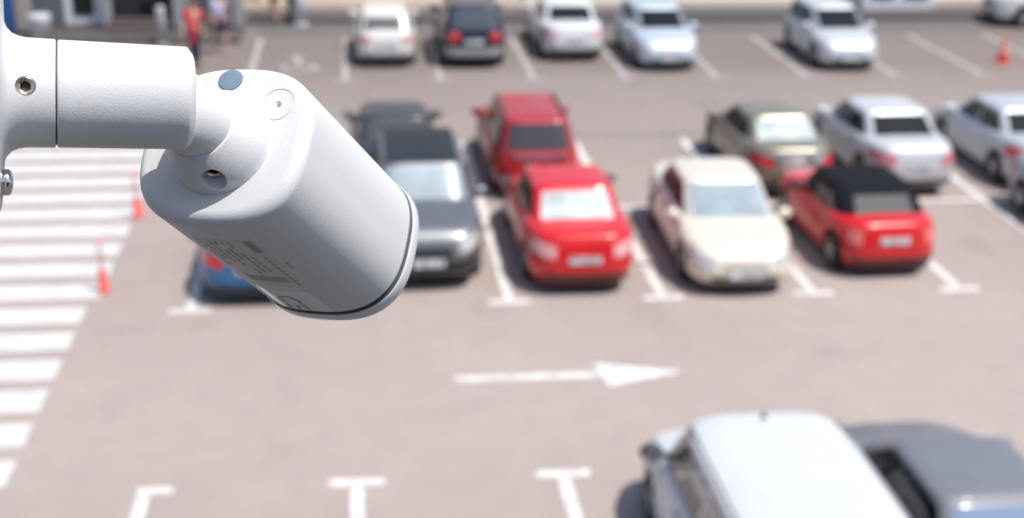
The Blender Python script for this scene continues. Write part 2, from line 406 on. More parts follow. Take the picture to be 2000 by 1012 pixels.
    def patch(nm, fun, u0, u1, v0, v1, m, par, nu=12, nv=6, sl=0):
        vs, fs = [], []
        for i in range(nu + 1):
            for j in range(nv + 1):
                v = lerp(v0, v1, j / nv); s_ = sl * (v - v0) / (v1 - v0)
                u = lerp(u0 + s_, u1 - s_, i / nu); vs.append(fun(u, v))
        for i in range(nu):
            for j in range(nv): fs.append((i * (nv + 1) + j, (i + 1) * (nv + 1) + j, (i + 1) * (nv + 1) + j + 1, i * (nv + 1) + j + 1))
        return mesh(nm, vs, fs, m, par)
    e = .006
    def sup(a, n_): return (1 - abs(a) ** n_) ** (1 / n_)
    fr = lambda u, v: CP(sup(u, n2), u, v, e)
    rr_ = lambda u, v: CP(-sup(u, n2), u, v, e)
    patch('windshield', fr, -.88, .88, .14, .96, fg, cabin)
    rt0 = .22 if kind in ('sedan',) else .16
    patch('rear_window', rr_, -(.80 if kind != 'cabrio' else .66), (.80 if kind != 'cabrio' else .66), rt0, .95 if kind != 'cabrio' else .84, rg, cabin)
    for sd in (1, -1):
        sf = lambda u, v: CP(u, sd * sup(u, n2), v, e)
        fs_, bs = .80, (-.80 if kind in ('sedan', 'cabrio') else -.88)
        bp = .02 if kind != 'cabrio' else -.25
        patch('side_window', sf, bp + .03, fs_, .14, .90, GLASS if kind == 'van' else sg, cabin)
        if kind in ('wagon', 'van', 'suv'):
            patch('side_window', sf, -.44, bp - .03, .14, .88, sg, cabin); patch('side_window', sf, bs, -.49, .16, .86, sg, cabin)
        else: patch('side_window', sf, bs, bp - .03, .14, .88, sg, cabin)
    # body patches
    def BF(u, v, off=e):
        X, Y = P(sup(u, 5.5), u, v, off); return (X, Y, zlow + (zs(X) - zlow) * v)
    def BR(u, v, off=e):
        X, Y = P(-sup(u, 5.5), u, v, off); return (X, Y, zlow + (zs(X) - zlow) * v)
    lampz = (.66, .92) if kind != 'cabrio' else (.6, .95)
    for sd in (1, -1):
        patch('headlight', lambda u, v: BF(sd * u, v), .55, .965, *lampz, HEADLAMP, body)
        if lampround:
            c = BR(sd * .62, .72, .01); lathe('taillight', [(0, .17), (.03, .16), (.045, .1), (.05, 0)], tail, body, 28, Matrix.Translation(c) @ Matrix.Rotation(-pi / 2, 4, 'Y'))
        elif kind in ('suv', 'van', 'wagon'): patch('taillight', lambda u, v: BR(sd * u, v), .68, .975, .55, .93, tail, body)
        elif kind == 'cabrio': patch('taillight', lambda u, v: BR(sd * u, v), .62, .86, .58, .90, tail, body)
        else: patch('taillight', lambda u, v: BR(sd * u, v), .52, .975, .62, .88, tail, body)
        for a in (.62, .04): # door handles
            bx = a * 1.0 - .45; hh = .12
            X = bx; Y = sd * (hyt(.78) + .012); boxobj('door_handle', (X, Y, zb(X, False) + (zs(X) - zlow) * .80), (.2, .03, .03), paintm, body, bev=.008)
        # door gaps, as thin dark joints following the side
        for xx in (1.0, .02 * L, -.95):
            vs, fs = [], []
            for i in range(9):
                t = .1 + .88 * i / 8; ny = sup(xx / hx, 5.5)
                z0 = zb(xx, True); z = z0 + (zs(xx) - z0) * t
                for d in (-.006, .006): vs.append((xx + d, sd * (hyt(t) * ny + .004), z))
            for i in range(8): fs.append((2 * i, 2 * i + 1, 2 * i + 3, 2 * i + 2))
            mesh('door_gap', vs, fs, TRIM, body)
        # mirrors
        bm = bmesh.new(); bmesh.ops.create_uvsphere(bm, u_segments=16, v_segments=10, radius=1)
        mx, my = xf0 - .42, sd * (hy * .97 + .06)
        if kind == 'van': mx = xf0 - .5
        zm = cz(.22)
        bmesh.ops.transform(bm, matrix=Matrix.Translation((mx, my, zm)) @ Matrix.Diagonal((.085, .135, .108, 1)), verts=bm.verts)
        box(bm, (mx + .01, sd * (hy * .90), zm - .05), (.06, .22, .035))
        mo = from_bm('mirror', bm, TRIM if extra and 'blackmirror' in extra else paintm, cabin, True)
        boxobj('mirror_glass', (mx - .073, my, zm), (.01, .17, .11), CHROME, mo, bev=.003)
    patch('grille', BF, -.42, .42, .55, .80, grille_m or TRIM, body)
    patch('lower_grille', BF, -.6, .6, .12, .34, TRIM, body)
    patch('lower_bumper', BR, -.8, .8, .03, .22, TRIM, body)
    if bumper:
        patch('bumper', lambda u, v: BR(u, v, .02), -.97, .97, .1, .42, bumper, body); patch('bumper', lambda u, v: BF(u, v, .012), -.97, .97, .06, .5, bumper, body)
    def plate_(fun, v, s_):
        X, Y, Z = fun(0, v); pl_ = boxobj('license_plate', (X + s_ * .012, 0, Z), (.02, .52, .125), PLATE, body, bev=.004)
    plate_(BF, .42, 1); plate_(BR, .70 if kind == 'cabrio' else .60 if kind != 'van' else .5, -1)
    if kind == 'van':
        lathe('roof_antenna', [(0, .03), (.03, .02), (.05, .012), (.09, .008), (.09, 0)], TRIM, cabin, 16, Matrix.Translation((xf1 - .25, 0, H + .03)))
        for sd in (1, -1): boxobj('roof_gutter', (cc, sd * hc1 * .93, H - .03), (2.3, .025, .02), TRIM, cabin, bev=.006)
    if extra and 'chrome_strip' in extra: patch('chrome_strip', lambda u, v: BR(u, v, .012), -.6, .6, .80, .92, CHROME, body)
    if extra and 'rails' in extra:
        for sd in (1, -1): boxobj('roof_rail', (cc, sd * hc1 * .9, H + .0), (1.9, .05, .05), mat('rail_dark', (.06, .06, .065), .4), cabin, bev=.015)
    # wheels
    for c in xw:
        for sd in (1, -1):
            wm = Matrix.Translation((c, sd * (hy - .125), wr)) @ Matrix.Rotation(-sd * pi / 2, 4, 'X')
            wh = lathe('wheel', [(-.1, .2), (-.1, wr - .03), (-.075, wr), (.075, wr), (.1, wr - .035), (.1, .215), (.08, .21)], RUBBER, rt, 40, wm)
            rm = lathe('rim', [(.05, .05), (.06, .07), (.055, .19), (.09, .212), (.1, .218)], TRIM, wh, 32, wm, cap=False)
            bm = bmesh.new()
            for k in range(5):
                bmesh.ops.create_cube(bm, size=1, matrix=wm @ Matrix.Rotation(k * 2 * pi / 5, 4, 'Z') @ Matrix.Translation((.115, 0, .075)) @ Matrix.Diagonal((.2, .06, .025, 1)))
            bmesh.ops.create_cone(bm, cap_ends=True, segments=20, radius1=.06, radius2=.05, depth=.05, matrix=wm @ Matrix.Translation((0, 0, .075)))
            from_bm('spokes', bm, RIM, rm)
    return rt

AWAY, NEAR = pi / 2, -pi / 2
SILVER = paint('silver', (.60, .62, .65), .5, .55); WHITE = paint('white', (.66, .67, .68)); RED = paint('red', (.62, .012, .015), 0, .28)
DRED = paint('dark_red', (.40, .018, .022)); CREAM = paint('cream', (.74, .67, .56), .1); OLIVE = paint('olive', (.25, .225, .16), .3)
GREY = paint('grey', (.36, .37, .40), .35); DGREY = paint('dark_grey', (.055, .055, .058), .3); LBLUE = paint('ice_blue', (.55, .62, .68), .45, .55)
NAVY = paint('navy', (.022, .028, .048), .2); BLUE = paint('blue', (.035, .16, .33), .15); BLACK = mat('soft_top', (.010, .011, .014), .8, 0, 0, .15)
OFFWHITE = paint('off_white', (.70, .69, .65)); MGREY = paint('mid_grey', (.20, .21, .235), .3, .6); WSILV = paint('white_silver', (.66, .665, .68), .45, .55)
# near row of the middle block
car('sedan_car', 'blue sedan seen from behind, mostly hidden under the camera housing', -1.64, 22.4, AWAY, BLUE, L=4.5)
car('suv_car', 'dark grey SUV facing us with black roof and pale glaring windscreen', 1.12, 22.9, NEAR, paint('gunmetal', (.24, .245, .26), .7, .42), L=4.6, W=1.86, H=1.66, kind='suv', front_glass=GLASS_PALE_GLARE, roofm=mat('black_roof', (.014, .016, .016), .35, 0, 0, .3), bumper=TRIM)
car('sedan_car', 'bright red sedan seen from behind with glaring rear window', 3.60, 22.55, AWAY, RED, L=4.65, W=1.82, H=1.46, rear_glass=GLASS_GLARE, tail=PINKLAMP, extra=('blackmirror',))
car('sedan_car', 'cream sedan facing us with pale mirrors and bluish windscreen', 6.25, 22.30, NEAR - .03, CREAM, L=4.6, W=1.84, H=1.45, front_glass=GLASS_PALE_GLARE, grille_m=mat('pale_grille', (.45, .42, .36), .4))
car('convertible_car', 'small red convertible with black soft top, seen from behind', 8.83, 22.55, AWAY + .03, RED, L=3.85, W=1.80, H=1.38, kind='cabrio', roofm=BLACK, rear_glass=mat('dim_screen', (.06, .065, .07), .55, 0, 0, .3), glass_side=GLASS, extra=('blackmirror',), tail=mat('round_pink', (.75, .18, .17), .25), cat='convertible')
car('sedan_car', 'dark silver car cut off by the right edge of the near row', 13.55, 22.6, NEAR, GREY, L=4.5)
# far row of the middle block
car('sedan_car', 'dark grey sedan parked beyond the dark grey SUV', .78, 27.4, AWAY, DGREY, L=4.4, glass=mat('grey_glass', (.06, .07, .075), .1, 0, .4))
car('station_wagon', 'dark red station wagon with pale rear band, behind the bright red sedan', 3.5, 27.45, AWAY, DRED, L=4.6, W=1.78, H=1.56, kind='wagon', rear_glass=mat('smoke_screen', (.05, .045, .05), .1, 0, .5), extra=('chrome_strip', 'rails'))
car('sedan_car', 'olive brown sedan parked behind the cream sedan, chrome strip between red lamps', 8.56, 27.1, AWAY, OLIVE, L=4.4, W=1.8, H=1.42, rear_glass=GLASS_GLARE, extra=('chrome_strip',))
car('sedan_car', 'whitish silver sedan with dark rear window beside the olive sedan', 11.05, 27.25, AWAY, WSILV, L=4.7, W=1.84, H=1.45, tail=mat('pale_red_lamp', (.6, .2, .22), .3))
car('sedan_car', 'grey sedan with red tail lamp cut by the right edge', 13.95, 27.3, AWAY, SILVER, L=4.7, W=1.82, H=1.45, tail=mat('bright_red_lamp', (.85, .05, .05), .3))
# far row by the building
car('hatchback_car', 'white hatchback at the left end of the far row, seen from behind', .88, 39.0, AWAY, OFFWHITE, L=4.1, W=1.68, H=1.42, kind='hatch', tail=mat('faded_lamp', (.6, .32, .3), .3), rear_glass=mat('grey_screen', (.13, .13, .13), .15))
car('suv_car', 'dark navy SUV with big round red lamps between two white cars', 3.27, 39.0, AWAY, NAVY, L=4.5, W=1.82, H=1.7, kind='suv', glass=mat('navy_glass', (.07, .08, .10), .1, 0, .5), roofm=mat('navy_roof', (.09, .10, .12), .3), bumper=mat('silver_bumper', (.42, .42, .44), .35, .3), lampround=True)
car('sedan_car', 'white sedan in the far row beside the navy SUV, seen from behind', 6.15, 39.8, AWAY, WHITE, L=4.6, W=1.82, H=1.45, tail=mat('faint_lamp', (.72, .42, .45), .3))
car('hatchback_car', 'pale ice blue hatchback facing us in the far row', 8.58, 38.3, NEAR, LBLUE, L=4.3, W=1.76, H=1.48, kind='hatch', grille_m=mat('grey_grille', (.35, .37, .4), .85))
car('hatchback_car', 'silver hatchback facing us, standing apart at the right of the far row', 13.66, 38.1, NEAR - .02, SILVER, L=4.3, W=1.78, H=1.52, kind='hatch', grille_m=mat('grey_grille', (.35, .37, .4), .85))
car('suv_car', 'pale cream vehicle at the top right corner', 22.9, 42.9, pi, OFFWHITE, L=4.5, W=1.8, H=1.65, kind='suv')
# nearest row at the bottom
car('minivan', 'white minivan with long plain roof at the bottom of the picture', 4.16, 11.95, AWAY, paint('van_white', (.60, .61, .62), 0, .45), L=4.7, W=1.98, H=1.76, kind='van', glass_side=GLASS_BROWN, extra=('blackmirror',), cat='van')
car('coupe_car', 'grey car at the bottom right corner beside the white minivan', 6.30, 12.25, AWAY, MGREY, L=4.3, W=1.76, H=1.42, kind='sedan', rear_glass=mat('blue_screen', (.10, .17, .30), .5, 0, 0, .3))

# ================================================================== PEOPLE
def skin_mesh(name, verts, edges, radii, m, parent, root=0, sub=2):
    me = bpy.data.meshes.new(name); me.from_pydata(verts, edges, []); o = bpy.data.objects.new(name, me); C.objects.link(o)
    md = o.modifiers.new('skin', 'SKIN'); md.use_smooth_shade = True
    if not me.skin_vertices: me.skin_vertices.new()
    for i, r in enumerate(radii):
        rr = r if isinstance(r, tuple) else (r, r); me.skin_vertices[0].data[i].radius = rr
    me.skin_vertices[0].data[root].use_root = True
    ss = o.modifiers.new('sub', 'SUBSURF'); ss.levels = sub; ss.render_levels = sub
    bake(o); o.data.materials.clear(); o.data.materials.append(m)
    for p in o.data.polygons: p.use_smooth = True
    o.parent = parent; return o
SKINM = mat('skin', (.55, .33, .25), .55)
def person(x, y, rz, label, top, bottom, hair=(.05, .03, .02), h=1.72, stride=.18, dress=0, shorts=False, z=0, hatm=None):
    rt = empty('person', (x, y, z), rz); tag(rt, label, 'person', 'people near the shop front')
    s = h / 1.75
    V, Ed, R = [], [], []
    def add(p, r, par=None):
        V.append(tuple(c * s for c in p)); R.append(tuple(c * s for c in r) if isinstance(r, tuple) else r * s)
        if par is not None: Ed.append((par, len(V) - 1))
        return len(V) - 1
    pel = add((0, 0, .95), (.14, .10)); wa = add((0, 0, 1.1), (.125, .09), pel); chs = add((0, 0, 1.32), (.15, .10), wa)
    nb = add((0, 0, 1.45), (.07, .065), chs); nk = add((.01, 0, 1.52), .052, nb); hd = add((.02, 0, 1.60), (.075, .085), nk); ht = add((.015, 0, 1.69), (.07, .08), hd)
    J = {}
    for sd in (1, -1):
        ph = sd * stride
        hip = add((0, sd * .09, .88), .085, pel); kn = add((ph * .55 + .02, sd * .095, .5), .06, hip); an = add((ph - .03, sd * .095, .09), .04, kn); to = add((ph + .13, sd * .11, .035), (.04, .03), an)
        shd = add((0, sd * .18, 1.42), .055, chs); el = add((-ph * .4 - .02, sd * .24, 1.14), .042, shd); wr_ = add((-ph * .6 + .08, sd * .24, .90), .03, el)
        pm = add((-ph * .6 + .10, sd * .24, .83), (.022, .036), wr_)
        for q in range(4):
            f1 = add((-ph * .6 + .10 + .018 * (q - 1.5), sd * .245, .775), .0085, pm); add((-ph * .6 + .11 + .018 * (q - 1.5), sd * .235, .735 + .006 * abs(q - 1.5)), .0075, f1)
        th = add((-ph * .6 + .145, sd * .225, .80), .009, pm)
        J[sd] = (hip, kn, an, to, shd, el, wr_)
    body = skin_mesh('body', V, Ed, R, SKINM, rt, sub=1)
    # face details and hair
    bm = bmesh.new()
    for sd in (1, -1): bmesh.ops.create_uvsphere(bm, u_segments=8, v_segments=6, radius=.011 * s, matrix=Matrix.Translation((.098 * s, sd * .03 * s, 1.64 * s)))
    from_bm('eyes', bm, DARKIN, body, True)
    bm = bmesh.new(); bmesh.ops.create_cone(bm, segments=8, radius1=.018 * s, radius2=.004 * s, depth=.05 * s, matrix=Matrix.Translation((.108 * s, 0, 1.61 * s)))
    from_bm('nose', bm, SKINM, body, True)
    boxobj('mouth', (.097 * s, 0, 1.572 * s), (.012 * s, .045 * s, .01 * s), mat('lips', (.4, .12, .1), .5), body, bev=.003)
    bm = bmesh.new(); bmesh.ops.create_uvsphere(bm, u_segments=20, v_segments=12, radius=1, matrix=Matrix.Translation((-.012 * s, 0, 1.68 * s)) @ Matrix.Diagonal((.105 * s, .092 * s, .095 * s, 1)))
    bmesh.ops.delete(bm, geom=[v for v in bm.verts if v.co.z < 1.60 * s or (v.co.x > .05 * s and v.co.z < 1.69 * s)], context='VERTS')
    from_bm('hair', bm, mat('hair_%.3f' % hair[0], hair, .7), body, True)
    # shirt
    k = 1.14
    sv = [V[i] for i in (pel, wa, chs, nb)]; se = [(0, 1), (1, 2), (2, 3)]; sr = [(R[i][0] * k, R[i][1] * k) for i in (pel, wa, chs)] + [(.065 * s, .06 * s)]
    if dress: sv.append((0, 0, (.95 - dress) * s)); se.append((0, len(sv) - 1)); sr.append((.2 * s, .16 * s))
    for sd in (1, -1):
        a = len(sv); sv += [V[J[sd][4]], tuple(lerp(p, q, .75) for p, q in zip(V[J[sd][4]], V[J[sd][5]]))]; se += [(2, a), (a, a + 1)]; sr += [.068 * s, .06 * s]
    skin_mesh('shirt' if not dress else 'tunic', sv, se, sr, top, body, sub=1)
    sv = [V[pel]]; se = []; sr = [(.15 * s, .115 * s)]
    for sd in (1, -1):
        a = len(sv); hipv, knv, anv = (V[J[sd][i]] for i in (0, 1, 2))
        if shorts: sv += [hipv, tuple(lerp(p, q, .9) for p, q in zip(hipv, knv))]; se += [(0, a), (a, a + 1)]; sr += [.1 * s, .09 * s]
        else: sv += [hipv, knv, anv]; se += [(0, a), (a, a + 1), (a + 1, a + 2)]; sr += [.097 * s, .075 * s, .058 * s]
    skin_mesh('shorts' if shorts else 'trousers', sv, se, sr, bottom, body, sub=1)
    for sd in (1, -1):
        p = V[J[sd][3]]; boxobj('shoe', (p[0] - .07 * s, p[1], .04), (.27 * s, .1 * s, .08), mat('shoe_%.2f' % (0.5 if shorts else .03), (.5, .28, .27) if shorts else (.03, .03, .04), .6), body, bev=.025)
    return rt
person(-4.25, 37.35, radians(-100), 'person in a bright red top and dark trousers walking beside the bracket arm', mat('cloth_red', (.85, .035, .04), .8), mat('cloth_ink', (.02, .025, .06), .8), h=1.86, dress=.36)
person(-3.7, 39.1, radians(-70), 'person in a pale lilac shirt and dark shorts near the shop front', mat('cloth_lilac', (.52, .54, .75), .8), mat('cloth_slate', (.05, .05, .085), .8), shorts=True, h=1.8)
person(-2.45, 43.7, radians(80), 'person in black with bare legs at the corner of the beige wall', mat('cloth_black', (.01, .01, .012), .8), mat('cloth_black', (.01, .01, .012), .8), shorts=True, z=.12)
person(-1.95, 43.75, radians(60), 'person in a blue top beside a pale post', mat('cloth_blue', (.03, .16, .32), .8), mat('cloth_ink', (.02, .025, .06), .8), z=.12)

# ================================================================== SURVEILLANCE CAMERA AND ITS BRACKET
def plastic():
    m = bpy.data.materials.new('white_powder_coat'); m.use_nodes = True; n = m.node_tree; b_ = n.nodes['Principled BSDF']
    b_.inputs['Base Color'].default_value = (.70, .705, .715, 1); b_.inputs['Roughness'].default_value = .5; b_.inputs['Specular IOR Level'].default_value = .35
    tc = n.nodes.new('ShaderNodeTexCoord')
    t = n.nodes.new('ShaderNodeTexNoise'); t.inputs['Scale'].default_value = 1900; t.inputs['Detail'].default_value = 2
    n.links.new(tc.outputs['Object'], t.inputs['Vector'])
    bp = n.nodes.new('ShaderNodeBump'); bp.inputs['Strength'].default_value = .55; bp.inputs['Distance'].default_value = .0003
    n.links.new(t.outputs['Fac'], bp.inputs['Height'])
    t2 = n.nodes.new('ShaderNodeTexNoise'); t2.inputs['Scale'].default_value = 90; t2.inputs['Detail'].default_value = 2
    n.links.new(tc.outputs['Object'], t2.inputs['Vector'])
    bp2 = n.nodes.new('ShaderNodeBump'); bp2.inputs['Strength'].default_value = .06; bp2.inputs['Distance'].default_value = .001
    n.links.new(t2.outputs['Fac'], bp2.inputs['Height']); n.links.new(bp.outputs[0], bp2.inputs['Normal']); n.links.new(bp2.outputs[0], b_.inputs['Normal'])
    return m
PLAST = plastic()
SMOOTHP = mat('smooth_white', (.72, .725, .735), .35)
SLOT = mat('shadow_gap', (.06, .07, .08), .6)
STEEL = mat('socket_steel', (.55, .47, .38), .25, 1)
HEX = mat('hex_recess', (.10, .065, .04), .5, .3)
P0 = Vector((-.05856, .59009, 8.17069)); AX = Vector((.39285, .65752, -.64291)).normalized()
U = Vector((.8916, -.44356, .09118)); U = (U - AX * U.dot(AX)).normalized(); V_ = U.cross(AX) * (1 if U.cross(AX).z > 0 else -1)
HA, HB, HN, HL = .0418, .0385, 2.7, .1285
M3 = Matrix((U, V_, AX)).transposed()
flip = M3.determinant() < 0
Mloc = M3.to_4x4(); Mloc.translation = P0
if flip:   # keep the frame right handed: local x = -U
    M3 = Matrix((-U, V_, AX)).transposed(); Mloc = M3.to_4x4(); Mloc.translation = P0
SX = -1 if flip else 1
cc_ = empty('security_camera'); cc_.matrix_world = Mloc
tag(cc_, 'white bullet security camera hanging tilted from its bracket in the foreground', 'security camera')
def hp(u, v, w_): return Vector((SX * u, v, w_))
NS = 288
sec = ring_norm(HN, NS, HA, HB)
def sect(inset, w_): return [hp(a * (HA - inset), b_ * (HB - inset), w_) for a, b_ in sec]
def rings(name, rl, m, parent, capa=False, capb=False):
    vs, fs = [], []
    for r in rl: vs += r
    for i in range(len(rl) - 1):
        for k in range(NS):
            k2 = (k + 1) % NS; fs.append((i * NS + k, i * NS + k2, (i + 1) * NS + k2, (i + 1) * NS + k))
    if capa: fs.append(tuple(range(NS)))
    if capb: fs.append(tuple((len(rl) - 1) * NS + k for k in range(NS)))
    return mesh(name, vs, fs, m, parent)
rf = .0058
rl = []
for i in range(13):
    a = pi / 2 * i / 12; rl.append(sect(rf * (1 - sin(a)) + .0004, rf * (1 - cos(a))))
for i in range(1, 30): rl.append(sect(.0004 - .0004 * i / 29, rf + (HL - .0137 - rf) * i / 29))
rl.append(sect(.0006, HL - .0131)); rl.append(sect(.0030, HL - .0129))
housing = rings('housing', rl, PLAST, cc_, capa=True, capb=True)
# features cut into the back plate
def cutter(mtx, r, d, seg_=48):
    bm = bmesh.new(); bmesh.ops.create_cone(bm, cap_ends=True, segments=seg_, radius1=r, radius2=r, depth=d, matrix=mtx)
    return from_bm('cutter', bm)
eu, ev = .0236, .0184
bm = bmesh.new()
# thin ring groove
prof = [(.0071, -.002), (.0079, -.002), (.0079, .00035), (.0071, .00035)]
vs, fs = [], []
for k in range(72):
    a = 2 * pi * k / 72
    for r, z in prof: vs.append((eu * SX + r * cos(a), ev + r * sin(a), z))
for k in range(72):
    k2 = (k + 1) % 72
    for j in range(4): fs.append((k * 4 + j, k * 4 + (j + 1) % 4, k2 * 4 + (j + 1) % 4, k2 * 4 + j))
gr = mesh('cutter', vs, fs, smooth=False); bm.free()
c2 = cutter(Matrix.Translation((eu * SX, ev, 0)), .0009, .004)
bm = bmesh.new(); bmesh.ops.create_uvsphere(bm, u_segments=24, v_segments=12, radius=.0024, matrix=Matrix.Translation((eu * SX, ev, -.0014)))
c3 = from_bm('cutter', bm)
c4 = cutter(Matrix.Translation(hp(-.0003, -.0384, .0146)) @ Matrix.Rotation(pi / 2, 4, 'X'), .0007, .004, 16)
for c_ in (gr, c2, c3, c4): c_.matrix_world = Mloc.copy()
for c_ in (gr, c2, c3, c4):
    pass
bpy.context.view_layer.update()
cut(housing, [gr, c2, c3, c4]); autosmooth(housing, 30)
# gap, its shade painted as a dark ring, and front bezel
rings('gap_shade_ring', [sect(.0026, HL - .0130), sect(.0026, HL - .0112), sect(-.0003, HL - .0110), sect(-.0004, HL - .0104), sect(.001, HL - .0100)], SLOT, cc_)
rl = [sect(.0030, HL - .0102), sect(-.0003, HL - .0102), sect(-.0006, HL - .0099), sect(-.0008, HL - .0085), sect(-.0008, HL - .003)]
for i in range(1, 9):
    a = pi / 2 * i / 8; rl.append(sect(-.0006 + .003 * (1 - cos(a)), HL - .003 + .003 * sin(a)))
rl += [sect(.005, HL), sect(.006, HL - .001), sect(.0065, HL - .0022)]
bez = rings('front_bezel', rl, SMOOTHP, cc_)
rings('front_glass', [sect(.0064, HL - .0020), sect(.034, HL - .0018)], mat('black_front', (.01, .01, .012), .08), cc_, capb=True)
# hidden-away lens, seen only from the front
lens = lathe('lens', [(HL - .002, .016), (HL + .0005, .016), (HL + .001, .012), (HL - .0005, .010)], TRIM, cc_, 48)
# labels on the underside, following its curve
def under(u, w_, eps=.0001):
    ins = .0004 * max(0, 1 - (w_ - rf) / (HL - .0137 - rf))
    return hp(u, -(HB - ins + eps) * (1 - abs(u / (HA - ins)) ** HN) ** (1 / HN), w_)
def label_patch(name, u0, u1, w0, w1, m, parent, eps, nu=24, nw=4, sk=0):
    vs, fs = [], []
    for i in range(nu + 1):
        for j in range(nw + 1): vs.append(under(lerp(u0, u1, i / nu), lerp(w0, w1, j / nw) + sk * i / nu, eps))
    for i in range(nu):
        for j in range(nw): fs.append((i * (nw + 1) + j, (i + 1) * (nw + 1) + j, (i + 1) * (nw + 1) + j + 1, i * (nw + 1) + j + 1))
    return mesh(name, vs, fs, m, parent)
lab = label_patch('rating_label', -.019, .014, .0195, .080, mat('label_paper', (.62, .615, .63), .45), cc_, .00004)
INK = mat('label_ink', (.34, .33, .35), .6); INK2 = mat('label_ink_plum', (.35, .28, .31), .6)
def inkset(name, rects, m, eps=.00009):
    vs, fs = [], []
    for u0, u1, w0, w1 in rects:
        nb_ = max(2, int((u1 - u0) / .0015)); b0 = len(vs)
        for i in range(nb_ + 1):
            for w_ in (w0, w1): vs.append(under(lerp(u0, u1, i / nb_), w_, eps))
        for i in range(nb_): fs.append((b0 + 2 * i, b0 + 2 * i + 2, b0 + 2 * i + 3, b0 + 2 * i + 1))
    return mesh(name, vs, fs, m, lab, smooth=False)
rnd = random.Random(3)
rects = [(.0085, .0128, .0215, .0345)]
for row in range(7):                      # small print as rows of short strokes
    u = -.0165 + row * .0033
    w_ = .0225
    while w_ < .060:
        l_ = rnd.uniform(.001, .005)
        if rnd.random() < .72 and not (u > .002 and w_ < .036): rects.append((u, u + .0014, w_, w_ + l_))
        w_ += l_ + .0012
for q in range(9): rects.append((.0095, .0108, .040 + q * .0042, .043 + q * .0042))
inkset('small_print', rects, INK)
inkset('barcode', [(-.0145, .0075, .0655 + q * .0016, .0663 + q * .0016) for q in range(5)], INK2)
inkset('small_print', [(.0165, .0175, .048 + q * .003, .050 + q * .003) for q in range(3)], INK)
st = label_patch('approval_sticker', -.0190, .0115, .0845, .1145, mat('clear_sticker', (.62, .65, .70), .12, 0, 0, .9), cc_, .00005)
label_patch('glossy_strip', .0045, .0105, .0850, .1140, mat('gloss_strip', (.66, .74, .88), .1, 0, 0, 1), st, .0001)
def text_on(body_, size, u0, w0, rot, m, parent):
    cu = bpy.data.curves.new('t', 'FONT'); cu.body = body_; cu.size = size; cu.align_x = 'CENTER'; cu.align_y = 'CENTER'; cu.resolution_u = 3
    o = bpy.data.objects.new('t', cu); C.objects.link(o)
    dg = bpy.context.evaluated_depsgraph_get(); dg.update(); me = bpy.data.meshes.new_from_object(o.evaluated_get(dg)); bpy.data.objects.remove(o)
    for v in me.vertices:
        x_, y_ = v.co.x, v.co.y; a, b2__ = x_ * cos(rot) - y_ * sin(rot), x_ * sin(rot) + y_ * cos(rot)
        v.co = under(u0 + a, w0 + b2__, .00016)
    return link('printed_mark', me, m, parent, False)
text_on('CE', .017, -.0068, .1035, pi / 2 + .0, INK, st)
# flat blue-grey disc on the back plate
lathe('plate_disc', [(-.0002, .0061), (-.0005, .0060), (-.0006, .0055), (-.0006, 0)], mat('blue_grey_disc', (.20, .265, .35), .8, 0, 0, .2, noise=.04, nscale=400), cc_, 64, Matrix.Translation(hp(-.0031, .0304, 0)) @ Matrix.Diagonal((1, .84, 1, 1)))
# knuckle (bell) and neck
prof = [(.0004, .0243), (-.0004, .0243), (-.0010, .0240), (-.0030, .0238), (-.0060, .0231), (-.0090, .0219), (-.0120, .0203), (-.0150, .0182), (-.0172, .0164), (-.0180, .0157), (-.0183, .0148)]
def dens(p, k=4):
    o = []
    for (a, b_), (c_, d) in zip(p, p[1:]):
        for i in range(k): o.append((lerp(a, c_, i / k), lerp(b_, d, i / k)))
    return o + [p[-1]]
KO = Vector((SX * .0008, -.0011, 0))
knuckle = lathe('knuckle', prof[::-1], PLAST, cc_, 160, Matrix.Translation(KO))
neck = lathe('neck', [(-.0415, .0144), (-.019, .0150), (-.014, .0150)], PLAST, cc_, 128, Matrix.Translation(KO * .7))
SCREWS = {}
def socket_screw(prefix, parent, pos, nrm, r, mloc, cone=True):
    """bevelled steel socket screw: rim with a hexagonal recess"""
    mt = Matrix.Translation(pos) @ frame_z(nrm)
    s_ = lathe('set_screw', [(-.001, r), (0, r), (.0002, r * .94), (.0002, r * .80), (-.0003, r * .62)], STEEL, parent, 48, mt, cap=False)
    vs = [mt @ Vector((r * .62 * cos(2 * pi * k / 6), r * .62 * sin(2 * pi * k / 6), z)) for z in (-.0003, -.0022) for k in range(6)]
    fs = [(k, (k + 1) % 6, 6 + (k + 1) % 6, 6 + k) for k in range(6)] + [tuple(range(6, 12))]
    mesh('hex_socket', vs, fs, HEX, s_, smooth=False)
    ring_ = lathe('screw_face', [(0.00015, r * .86), (-.0004, r * .60)], STEEL, s_, 6, mt, smooth=False, cap=False)
    return s_
# set screw in a bore on the knuckle
rd = (Vector((SX * .30, -.954, 0))).normalized(); pz = -.0082
bore_bot = KO + Vector((0, 0, pz)) + rd * .0168
bm = bmesh.new(); bmesh.ops.create_cone(bm, cap_ends=True, segments=64, radius1=.0053, radius2=.0053, depth=.012, matrix=Matrix.Translation(bore_bot + rd * .004) @ frame_z(rd))
bc = from_bm('cutter', bm); bc.matrix_world = Mloc.copy(); bpy.context.view_layer.update()
cut(knuckle, [bc]); autosmooth(knuckle, 30)
lathe('screw_seat', [(0, .0039), (0, .0056)], PLAST, knuckle, 48, Matrix.Translation(bore_bot + rd * .0006) @ frame_z(rd), cap=False)
socket_screw('knuckle', knuckle, bore_bot + rd * .0010, rd, .0041, None)

# bracket: arm, collar and flange
J = Vector((-.07487, .56281, 8.19738)); AD = Vector((.97918, .18013, -.09361)).normalized()
br = empty('mounting_bracket'); S_ = AD.cross(Vector((0, 0, 1))).normalized(); T_ = S_.cross(AD).normalized()
